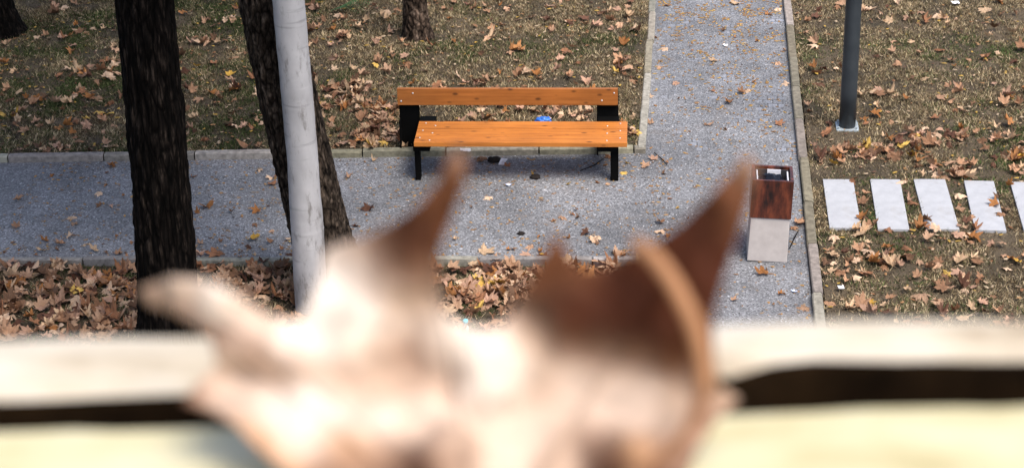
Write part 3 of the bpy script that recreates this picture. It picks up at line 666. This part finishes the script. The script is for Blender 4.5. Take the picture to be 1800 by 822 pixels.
# grit, seed scraps and leaf crumbs on the paths and lawns
gv, gf, gc = [], [], []
def crumb(x, y, z, s, col, el=1.0):
    a = random.uniform(0, 6.28); k = len(gv); h = s*.35
    for t in range(5):
        th = a+t*1.2566; r = s*random.uniform(.6, 1); u, v = math.cos(th)*r*el, math.sin(th)*r
        gv.append((x+u*math.cos(a)-v*math.sin(a), y+u*math.sin(a)+v*math.cos(a), z+random.uniform(0, h))); gc.append(col)
    gv.append((x, y, z+h*1.4)); gc.append(col)
    for t in range(5): gf.append((k+t, k+(t+1) % 5, k+5))
for i in range(9500):
    if random.random() < .6: x, y = random.uniform(-6.2, -.2), random.uniform(15.2, 17.85)
    else: x, y = random.uniform(-.4, .99), random.uniform(14, 23)
    if x < -.3 and (y > yb(x)-.01 or y < yf(x)+.02): continue
    u = random.random()
    if u < .40: g = random.uniform(.4, .8); crumb(x, y, .013, random.uniform(.003, .0075), (g, g, g*1.05))
    elif u < .72: g = random.uniform(.04, .10); crumb(x, y, .013, random.uniform(.004, .010), (g, g*.85, g*.75))
    else: crumb(x, y, .014, random.uniform(.005, .014), random.choice([(.30, .17, .07), (.22, .12, .06), (.40, .22, .06), (.28, .2, .13)]), 2.2)
for i in range(1500):                      # yellow-brown leaflets gathered on the far path
    x, y = random.uniform(-.4, .98), 23-abs(random.gauss(0, 2.2))
    if noise.noise(Vector((x*3, y*3, 2))) < -.05: continue
    crumb(x, y, .014, random.uniform(.007, .016), random.choice([(.34, .19, .06), (.28, .14, .05), (.42, .26, .07)]), 2.4)
for i in range(3800):
    if random.random() < .6: x, y, z = random.uniform(-7.5, -.55), random.uniform(17.5, 23.3), BZ
    else: x, y, z = random.uniform(1.12, 5.6), random.uniform(13.8, 23.3), RZ
    if z == BZ and y < yb(x)+.09: continue
    if not (z == BZ) and not bool(notslab(np.array([x]), np.array([y]))[0]): continue
    crumb(x, y, z+random.uniform(.01, .03), random.uniform(.006, .02), random.choice([(.36, .25, .16), (.4, .3, .2), (.3, .16, .07), (.2, .09, .04), (.38, .24, .05), (.10, .05, .03)]), 2.0)
tag(mesh_obj('grit', gv, gf, GRIT, cols=gc), 'pale grit and crumbled leaf scraps strewn over the grey path', 'grit', kind='stuff')

# ------------------------------------------------------------------ rubbish and odd things
BLUE = m_simple('blue_plastic', (.01, .09, .45), (.08, .25, .7), 12, .3, bs=.5, bd=.01)
o = crumple('plastic_bag', .068, (1.15, .8, .55), BLUE, 5, None, 4, .35, 2.6); p = at(955, 212, BZ+.04); o.location = p; tag(o, 'crumpled bright blue plastic bag on the lawn behind the bench', 'plastic bag')
WHITE = m_simple('white_paper_scrap', (.72, .72, .75), (.82, .82, .85), 30, .7)
def scrap(px, py, z, sx, sy, rot, label, mat=WHITE, tilt=(.12, .1)):
    nx = 6; vs = []; fs = []
    for j in range(nx+1):
        for i in range(nx+1): u, v = i/nx-.5, j/nx-.5; vs.append((u*sx, v*sy, .004+.012*noise.noise(Vector((u*4, v*4, px)))+.02*u*u))
    for j in range(nx):
        for i in range(nx): a = j*(nx+1)+i; fs.append((a, a+1, a+nx+2, a+nx+1))
    o = mesh_obj('paper_scrap', vs, fs, mat); md = o.modifiers.new('s', 'SOLIDIFY'); md.thickness = .0015
    o.location = at(px, py, z); o.rotation_euler = (tilt[0], tilt[1], rot); tag(o, label, 'paper scrap')
scrap(884, 285, .02, .06, .10, -.25, 'white paper scrap on the path under the middle of the bench', tilt=(.25, 0))
scrap(818, 264, .09, .10, .05, .2, 'white paper scrap on the back kerb under the bench seat')
scrap(1679, 5, RZ+.04, .09, .06, .3, 'pale scrap on the right lawn at the top of the photo')
scrap(706, 168, BZ+.04, .035, .07, .2, 'pale blue scrap on the lawn left of the bench backrest', m_simple('pale_blue_paper', (.5, .55, .8), (.6, .65, .85), 20))
scrap(1275, 80, .02, .05, .04, .2, 'tiny white scrap in the middle of the far path')
scrap(1478, 505, RZ+.04, .05, .045, .2, 'small white scrap on the right lawn beside the near kerb')
scrap(893, 325, .02, .045, .035, .9, 'pale blue scrap on the path just in front of the bench shadow', m_simple('pale_blue_film', (.55, .62, .85), (.65, .7, .9), 20))
scrap(1396, 512, .02, .05, .03, 2.2, 'glinting pale blue scrap on the path between bin and near kerb', m_simple('pale_film', (.55, .62, .85), (.65, .7, .9), 20))
for px, py, r, lab in ((868, 281, .058, 'large dark lump of earth under the bench against the kerb'), (941, 311, .045, 'dark lump on the path in front of the bench'), (916, 410, .03, 'small dark stone on the path left of the star shaped leaf')):
    o = crumple('earth_lump', r, (1, .8, .55), m_simple('dark_earth', (.012, .009, .008), (.025, .018, .015), 20, 1), px, None, 3, .5, 2.5); o.location = at(px, py, .012+r*.3); tag(o, lab, 'earth lump')
# small bottle upright in the litter
bt = empty('small_bottle', at(819, 586, -.03), label='small bottle with a pale blue cap standing in the leaf litter', cat='bottle')
v2, f2 = tube([(0, 0, 0), (0, 0, .06), (0, 0, .085), (0, 0, .10)], [.024, .026, .014, .013], 20); mesh_obj('bottle_body', v2, f2, m_simple('clear_pale_plastic', (.45, .5, .5), (.55, .6, .6), 9, .2), bt, smooth=True)
v2, f2 = tube([(0, 0, .1), (0, 0, .102), (0, 0, .125), (0, 0, .13)], [.018, .021, .021, .014], 20); mesh_obj('cap', v2, f2, m_simple('cyan_cap', (.1, .5, .62), (.15, .58, .7), 9, .35), bt, smooth=True)
# leafy green sprig on the far lawn
sp = empty('green_sprig', at(615, 20, BZ+.02), label='green feathery sprig lying on the lawn near the top of the photo', cat='sprig')
GS = m_attr('sprig_green', .8, 5, .2)
sv, sf, sc_ = [], [], []
for st in range(5):
    a0 = -.3+st*.22; bx_, by_ = -.2+st*.03, -.06+st*.03; Lx = .32
    for k in range(12):
        u = k/11; cx, cy, cz = bx_+math.cos(a0)*Lx*u, by_+math.sin(a0)*Lx*u, .03+.05*math.sin(u*3.1)
        for sgn in (-1, 1):
            an = a0+sgn*.9; l = .075*(1-.5*u); q = len(sv); n_ = Vector((math.cos(an+1.57), math.sin(an+1.57), 0))*.006
            sv += [Vector((cx, cy, cz))-n_, Vector((cx, cy, cz))+n_, Vector((cx+math.cos(an)*l, cy+math.sin(an)*l, cz+.015))]; sf.append((q, q+1, q+2)); g = random.uniform(.7, 1.3); sc_ += [(.06*g, .15*g, .05*g)]*3
mesh_obj('frond', sv, sf, GS, sp, cols=sc_)
# twigs
for pts_, lab in (([(1150, 268), (1166, 282), (1172, 290)], 'thin dark twig on the path right of the bench'), ([(1388, 436), (1398, 415), (1404, 404)], 'thin dark twig on the path between bin and kerb'), ([(1020, 300), (1045, 290), (1062, 278)], 'thin twig under the right end of the bench')):
    P3 = [at(a, b, .03) for a, b in pts_]; c0 = P3[0].copy(); v2, f2 = tube([p-c0 for p in P3], [.004, .005, .003], 6); o = mesh_obj('twig', v2, f2, BARK, cols=[(1, 1, 1)]*len(v2)); o.location = c0; tag(o, lab, 'twig')

# ------------------------------------------------------------------ sill of the balcony and the big dry leaf on it
ZS = H-.32
def m_sill(name, c1, c2, c3):
    m, nt, b = new_mat(name); f = tex_noise(nt, coords(nt, (9, 26, 26)), 1.3, 5, .6)
    nt.links.new(ramp(nt, f, [(.28, c1), (.45, c2), (.7, c3)]), b.inputs['Base Color']); b.inputs['Roughness'].default_value = .7; bump(nt, b, f, .4, .003); return m
WS = m_sill('flaking_cream_paint', (.24, .17, .10), (.48, .41, .31), (.62, .57, .49)); YS = m_sill('yellowed_cream_paint', (.34, .27, .12), (.52, .46, .27), (.60, .56, .40)); DK = m_simple('joint_shade', (.003, .0018, .001), (.022, .012, .005), 30, 1, spec=.05)  # near-black joint colour paints the shade in the gap between the boards
sill = empty('window_sill', (0, .4, ZS), label='blurred weathered cream sill of two boards with a dark gap between them', cat='window sill')
def board(name, fa, fb, z1, z0, mat, bow=0.0, seed=1, ua=0, ub=0, rnd=.004, shade_faces=()):
    """board between two edge lines given as functions of x; ragged edges"""
    n = 180; vs = []; fs = []
    for i in range(n+1):
        x = -1.2+2.4*i/n; a, b = fa(x), fb(x); w1 = .0022*noise.noise(Vector((x*16, seed, 0)))+.001*noise.noise(Vector((x*60, seed, 0))); w2 = .0026*noise.noise(Vector((x*17, seed+4, 0)))+.0012*noise.noise(Vector((x*50, seed, 0)))
        r = .004; dz = .0035*noise.noise(Vector((x*7, seed, 5)))
        prof = [(a+w1+ua, z0), (a+w1, z1-.012)]
        for t in (0, .25, .5, .75, 1): prof.append((a+w1+rnd*(1-math.cos(t*1.5708)), z1-rnd*.75*(1-math.sin(t*1.5708))+dz*.7))
        prof += [((a+b)/2, z1+bow+dz), (b+w2-r, z1+dz), (b+w2, z1-r), (b+w2+ub, z0)]
        for yy_, zz in prof: vs.append((x, yy_-.4, zz-ZS))
    m_ = len(prof); dk = []
    for i in range(n):
        for j in range(m_-1): q = i*m_+j; fs.append((q, q+1, q+m_+1, q+m_)); dk.append(1 if j in shade_faces else 0)
        fs.append((i*m_+m_-1, i*m_, i*m_+m_, i*m_+2*m_-1)); dk.append(1)
    fs.append(tuple(range(m_))); fs.append(tuple(n*m_+k for k in range(m_))[::-1]); dk += [0, 0]
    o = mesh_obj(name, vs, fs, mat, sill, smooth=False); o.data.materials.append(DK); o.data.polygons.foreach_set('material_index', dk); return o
def edge(l, r):                                   # line through two photo points lying on the sill's top
    a, b = at(*l, ZS), at(*r, ZS); k = (b.y-a.y)/(b.x-a.x); return lambda x: a.y+k*(x-a.x)
def edge_pts(P):                                  # broken line through photo points lying on the sill's top
    w_ = [at(*p, ZS) for p in P]; xs = [v.x for v in w_]; ys = [v.y for v in w_]
    kl = (ys[1]-ys[0])/(xs[1]-xs[0]); kr = (ys[-1]-ys[-2])/(xs[-1]-xs[-2])
    def f_(x):
        if x < xs[0]: return ys[0]+.3*kl*(x-xs[0])
        if x > xs[-1]: return ys[-1]+.3*kr*(x-xs[-1])
        return float(np.interp(x, xs, ys))
    return f_
far_e = edge_pts([(0, 590), (300, 580), (900, 572), (1260, 560), (1500, 553), (1800, 556)])
g0 = edge_pts([(0, 686), (150, 680), (300, 672), (900, 660), (1270, 648), (1330, 630), (1400, 612), (1550, 618), (1800, 620)]); g1 = edge_pts([(0, 737), (150, 735), (300, 738), (900, 730), (1280, 713), (1500, 706), (1800, 700)])
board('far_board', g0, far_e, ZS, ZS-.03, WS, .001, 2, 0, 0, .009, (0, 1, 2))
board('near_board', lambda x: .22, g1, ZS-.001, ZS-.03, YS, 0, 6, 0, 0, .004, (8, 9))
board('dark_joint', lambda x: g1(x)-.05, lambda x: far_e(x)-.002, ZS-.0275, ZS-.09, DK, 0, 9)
pw = box_obj('parapet_wall', (-2.2, .23, .0), (2.2, .50, ZS-.055), m_simple('render_wall', (.42, .38, .30), (.5, .46, .38), 3, .9), None, .005)
tag(pw, 'plain rendered wall below the blurred sill', 'wall')

# the leaf: outline FG, depth and colour from control points
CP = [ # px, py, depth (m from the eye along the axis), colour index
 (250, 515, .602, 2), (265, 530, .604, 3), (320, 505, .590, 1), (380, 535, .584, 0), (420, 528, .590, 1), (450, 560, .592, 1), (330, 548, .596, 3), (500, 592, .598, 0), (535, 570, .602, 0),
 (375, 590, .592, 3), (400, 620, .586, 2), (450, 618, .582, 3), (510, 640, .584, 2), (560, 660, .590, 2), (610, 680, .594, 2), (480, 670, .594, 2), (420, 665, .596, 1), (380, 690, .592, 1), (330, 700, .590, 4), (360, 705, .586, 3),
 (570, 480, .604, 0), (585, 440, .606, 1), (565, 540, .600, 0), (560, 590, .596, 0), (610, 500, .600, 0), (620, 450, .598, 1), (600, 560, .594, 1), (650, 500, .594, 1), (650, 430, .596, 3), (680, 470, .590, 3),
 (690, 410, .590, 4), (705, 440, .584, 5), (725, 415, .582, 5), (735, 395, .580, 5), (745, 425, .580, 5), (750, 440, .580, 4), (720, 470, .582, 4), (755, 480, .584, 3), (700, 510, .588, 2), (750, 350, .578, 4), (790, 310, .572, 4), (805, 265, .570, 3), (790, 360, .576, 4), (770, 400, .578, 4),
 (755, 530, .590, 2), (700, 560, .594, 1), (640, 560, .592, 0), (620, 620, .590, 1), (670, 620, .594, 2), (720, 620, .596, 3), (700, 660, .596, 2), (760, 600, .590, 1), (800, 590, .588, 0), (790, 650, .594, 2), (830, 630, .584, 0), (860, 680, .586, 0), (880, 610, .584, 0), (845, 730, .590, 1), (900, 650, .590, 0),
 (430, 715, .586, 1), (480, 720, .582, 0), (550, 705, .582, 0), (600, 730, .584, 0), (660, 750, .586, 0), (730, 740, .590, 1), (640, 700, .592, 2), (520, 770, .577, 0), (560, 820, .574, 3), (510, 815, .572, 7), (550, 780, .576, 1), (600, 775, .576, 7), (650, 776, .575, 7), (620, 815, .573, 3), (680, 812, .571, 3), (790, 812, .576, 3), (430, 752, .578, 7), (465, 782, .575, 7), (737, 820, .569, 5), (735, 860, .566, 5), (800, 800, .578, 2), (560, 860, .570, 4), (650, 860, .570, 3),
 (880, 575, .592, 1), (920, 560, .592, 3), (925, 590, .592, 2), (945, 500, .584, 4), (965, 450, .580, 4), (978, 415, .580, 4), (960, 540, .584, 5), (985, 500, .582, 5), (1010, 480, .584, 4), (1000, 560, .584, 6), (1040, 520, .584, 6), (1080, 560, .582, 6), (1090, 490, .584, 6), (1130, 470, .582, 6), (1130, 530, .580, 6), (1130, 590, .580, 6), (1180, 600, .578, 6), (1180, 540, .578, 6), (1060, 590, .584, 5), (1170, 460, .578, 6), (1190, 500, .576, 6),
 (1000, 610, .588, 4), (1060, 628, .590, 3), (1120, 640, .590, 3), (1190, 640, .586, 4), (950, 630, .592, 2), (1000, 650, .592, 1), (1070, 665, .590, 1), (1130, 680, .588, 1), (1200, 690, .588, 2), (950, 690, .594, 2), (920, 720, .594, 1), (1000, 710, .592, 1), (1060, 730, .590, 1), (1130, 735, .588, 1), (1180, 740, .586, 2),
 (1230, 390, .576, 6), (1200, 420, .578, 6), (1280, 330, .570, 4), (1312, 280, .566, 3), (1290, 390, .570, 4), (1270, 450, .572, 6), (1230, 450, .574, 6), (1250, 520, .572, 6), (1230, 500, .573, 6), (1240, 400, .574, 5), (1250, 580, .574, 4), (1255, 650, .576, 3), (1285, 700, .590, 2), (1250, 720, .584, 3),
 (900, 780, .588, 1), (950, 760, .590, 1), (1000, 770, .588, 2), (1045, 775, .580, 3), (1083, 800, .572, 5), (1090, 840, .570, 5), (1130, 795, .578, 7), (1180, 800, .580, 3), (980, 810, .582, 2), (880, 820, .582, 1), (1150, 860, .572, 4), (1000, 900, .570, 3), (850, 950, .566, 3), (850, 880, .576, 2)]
LC = [(.83, .73, .63), (.68, .52, .41), (.54, .38, .28), (.33, .19, .125), (.155, .058, .026), (.042, .013, .006), (.068, .019, .008), (.58, .32, .17)]  # leaf browning, with highlights and shade of the folds put into the colour
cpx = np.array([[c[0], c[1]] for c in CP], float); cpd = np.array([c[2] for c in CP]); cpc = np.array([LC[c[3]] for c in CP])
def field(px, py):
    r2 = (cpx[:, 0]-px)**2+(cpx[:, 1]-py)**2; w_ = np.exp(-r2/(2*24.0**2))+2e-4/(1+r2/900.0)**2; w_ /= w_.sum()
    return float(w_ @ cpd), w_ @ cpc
def densify(P, st=9):
    out = []
    for i in range(len(P)):
        a, b = np.array(P[i], float), np.array(P[(i+1) % len(P)], float); n = max(1, int(np.linalg.norm(b-a)/st))
        out += [tuple(a+(b-a)*k/n) for k in range(n)]
    return out
DP = densify(FG); from mathutils.geometry import delaunay_2d_cdt
inner = [(x+random.uniform(-2, 2), y+random.uniform(-2, 2)) for x in range(244, 1340, 11) for y in range(258, 1004, 11) if inpoly(x, y, FG)]
dpa = np.array(DP); inner = [q for q in inner if np.min((dpa[:, 0]-q[0])**2+(dpa[:, 1]-q[1])**2) > 36]
allp = [Vector(q) for q in DP]+[Vector(q) for q in inner]; nb = len(DP)
res = delaunay_2d_cdt(allp, [(i, (i+1) % nb) for i in range(nb)], [], 1, 1e-3)
lv, lc = [], []
for q in res[0]:
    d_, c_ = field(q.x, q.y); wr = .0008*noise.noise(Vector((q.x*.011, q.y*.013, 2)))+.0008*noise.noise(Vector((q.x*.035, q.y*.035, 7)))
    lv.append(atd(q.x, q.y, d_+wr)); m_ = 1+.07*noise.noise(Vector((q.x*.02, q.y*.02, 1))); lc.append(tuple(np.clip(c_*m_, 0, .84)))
root_p = atd(850, 960, .57); fl = empty('curled_dry_leaf', root_p, label='huge blurred curled dry leaf standing on the cream sill in the foreground', cat='dry leaf')
def m_fg():
    m, nt, b = new_mat('curled_leaf_skin'); a = nd(nt, 'ShaderNodeAttribute', attribute_name='Col'); f = tex_noise(nt, coords(nt), 160, 5)
    c = mixc(nt, 1, a.outputs['Color'], ramp(nt, f, [(.3, G3(.85)), (.7, G3(1.1))]), 'MULTIPLY'); nt.links.new(c, b.inputs['Base Color']); b.inputs['Roughness'].default_value = .7; b.inputs['Specular IOR Level'].default_value = .12
    t = nd(nt, 'ShaderNodeBsdfTranslucent'); nt.links.new(c, t.inputs[0]); mx = nd(nt, 'ShaderNodeMixShader'); mx.inputs[0].default_value = .22
    nt.links.new(b.outputs[0], mx.inputs[1]); nt.links.new(t.outputs[0], mx.inputs[2]); nt.links.new(mx.outputs[0], nt.nodes['Material Output'].inputs[0]); return m
FGM = m_fg()
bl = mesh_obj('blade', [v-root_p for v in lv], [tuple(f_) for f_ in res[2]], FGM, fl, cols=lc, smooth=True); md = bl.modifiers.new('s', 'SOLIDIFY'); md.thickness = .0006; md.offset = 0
stem = [(1118, 428, .572), (1150, 452, .566), (1185, 500, .562), (1215, 560, .560), (1232, 620, .560), (1236, 680, .561), (1218, 740, .560), (1180, 790, .558), (1130, 830, .557), (1075, 860, .557), (1030, 880, .557)]
sp3 = [atd(*s)-root_p for s in stem]; PPs = []
for i in range(len(sp3)-1):
    p0, p1, p2, p3 = sp3[max(0, i-1)], sp3[i], sp3[i+1], sp3[min(len(sp3)-1, i+2)]
    for k in range(6):
        t = k/6; PPs.append(.5*((2*p1)+(p2-p0)*t+(2*p0-5*p1+4*p2-p3)*t*t+(-p0+3*p1-3*p2+p3)*t**3))
PPs.append(sp3[-1]); nn = len(PPs); v2, f2 = tube(PPs, [.0023-.0009*max(0, (i-nn*.35)/nn)+.0003*math.sin(i/9) for i in range(nn)], 14)
mesh_obj('stem', v2, f2, FGM, fl, cols=[(.42, .21, .105)]*(14*(nn//2))+[(.30, .15, .08)]*(len(v2)-14*(nn//2)), smooth=True)
# raised veins on the blade
for ln_ in ([(850, 960), (820, 800), (800, 640), (770, 520), (760, 420), (790, 320)], [(850, 960), (1000, 760), (1080, 620), (1190, 470), (1280, 350)], [(850, 960), (680, 780), (520, 650), (400, 570), (290, 515)]):
    pp_ = densify(ln_, 24)[:int(1e9)]; pp_ = [q for q in pp_ if inpoly(q[0], q[1], FG)]
    half = []
    for q in pp_:
        if half and (q[0]-half[-1][0])**2+(q[1]-half[-1][1])**2 > 3600: break
        half.append(q)
    if len(half) > 3:
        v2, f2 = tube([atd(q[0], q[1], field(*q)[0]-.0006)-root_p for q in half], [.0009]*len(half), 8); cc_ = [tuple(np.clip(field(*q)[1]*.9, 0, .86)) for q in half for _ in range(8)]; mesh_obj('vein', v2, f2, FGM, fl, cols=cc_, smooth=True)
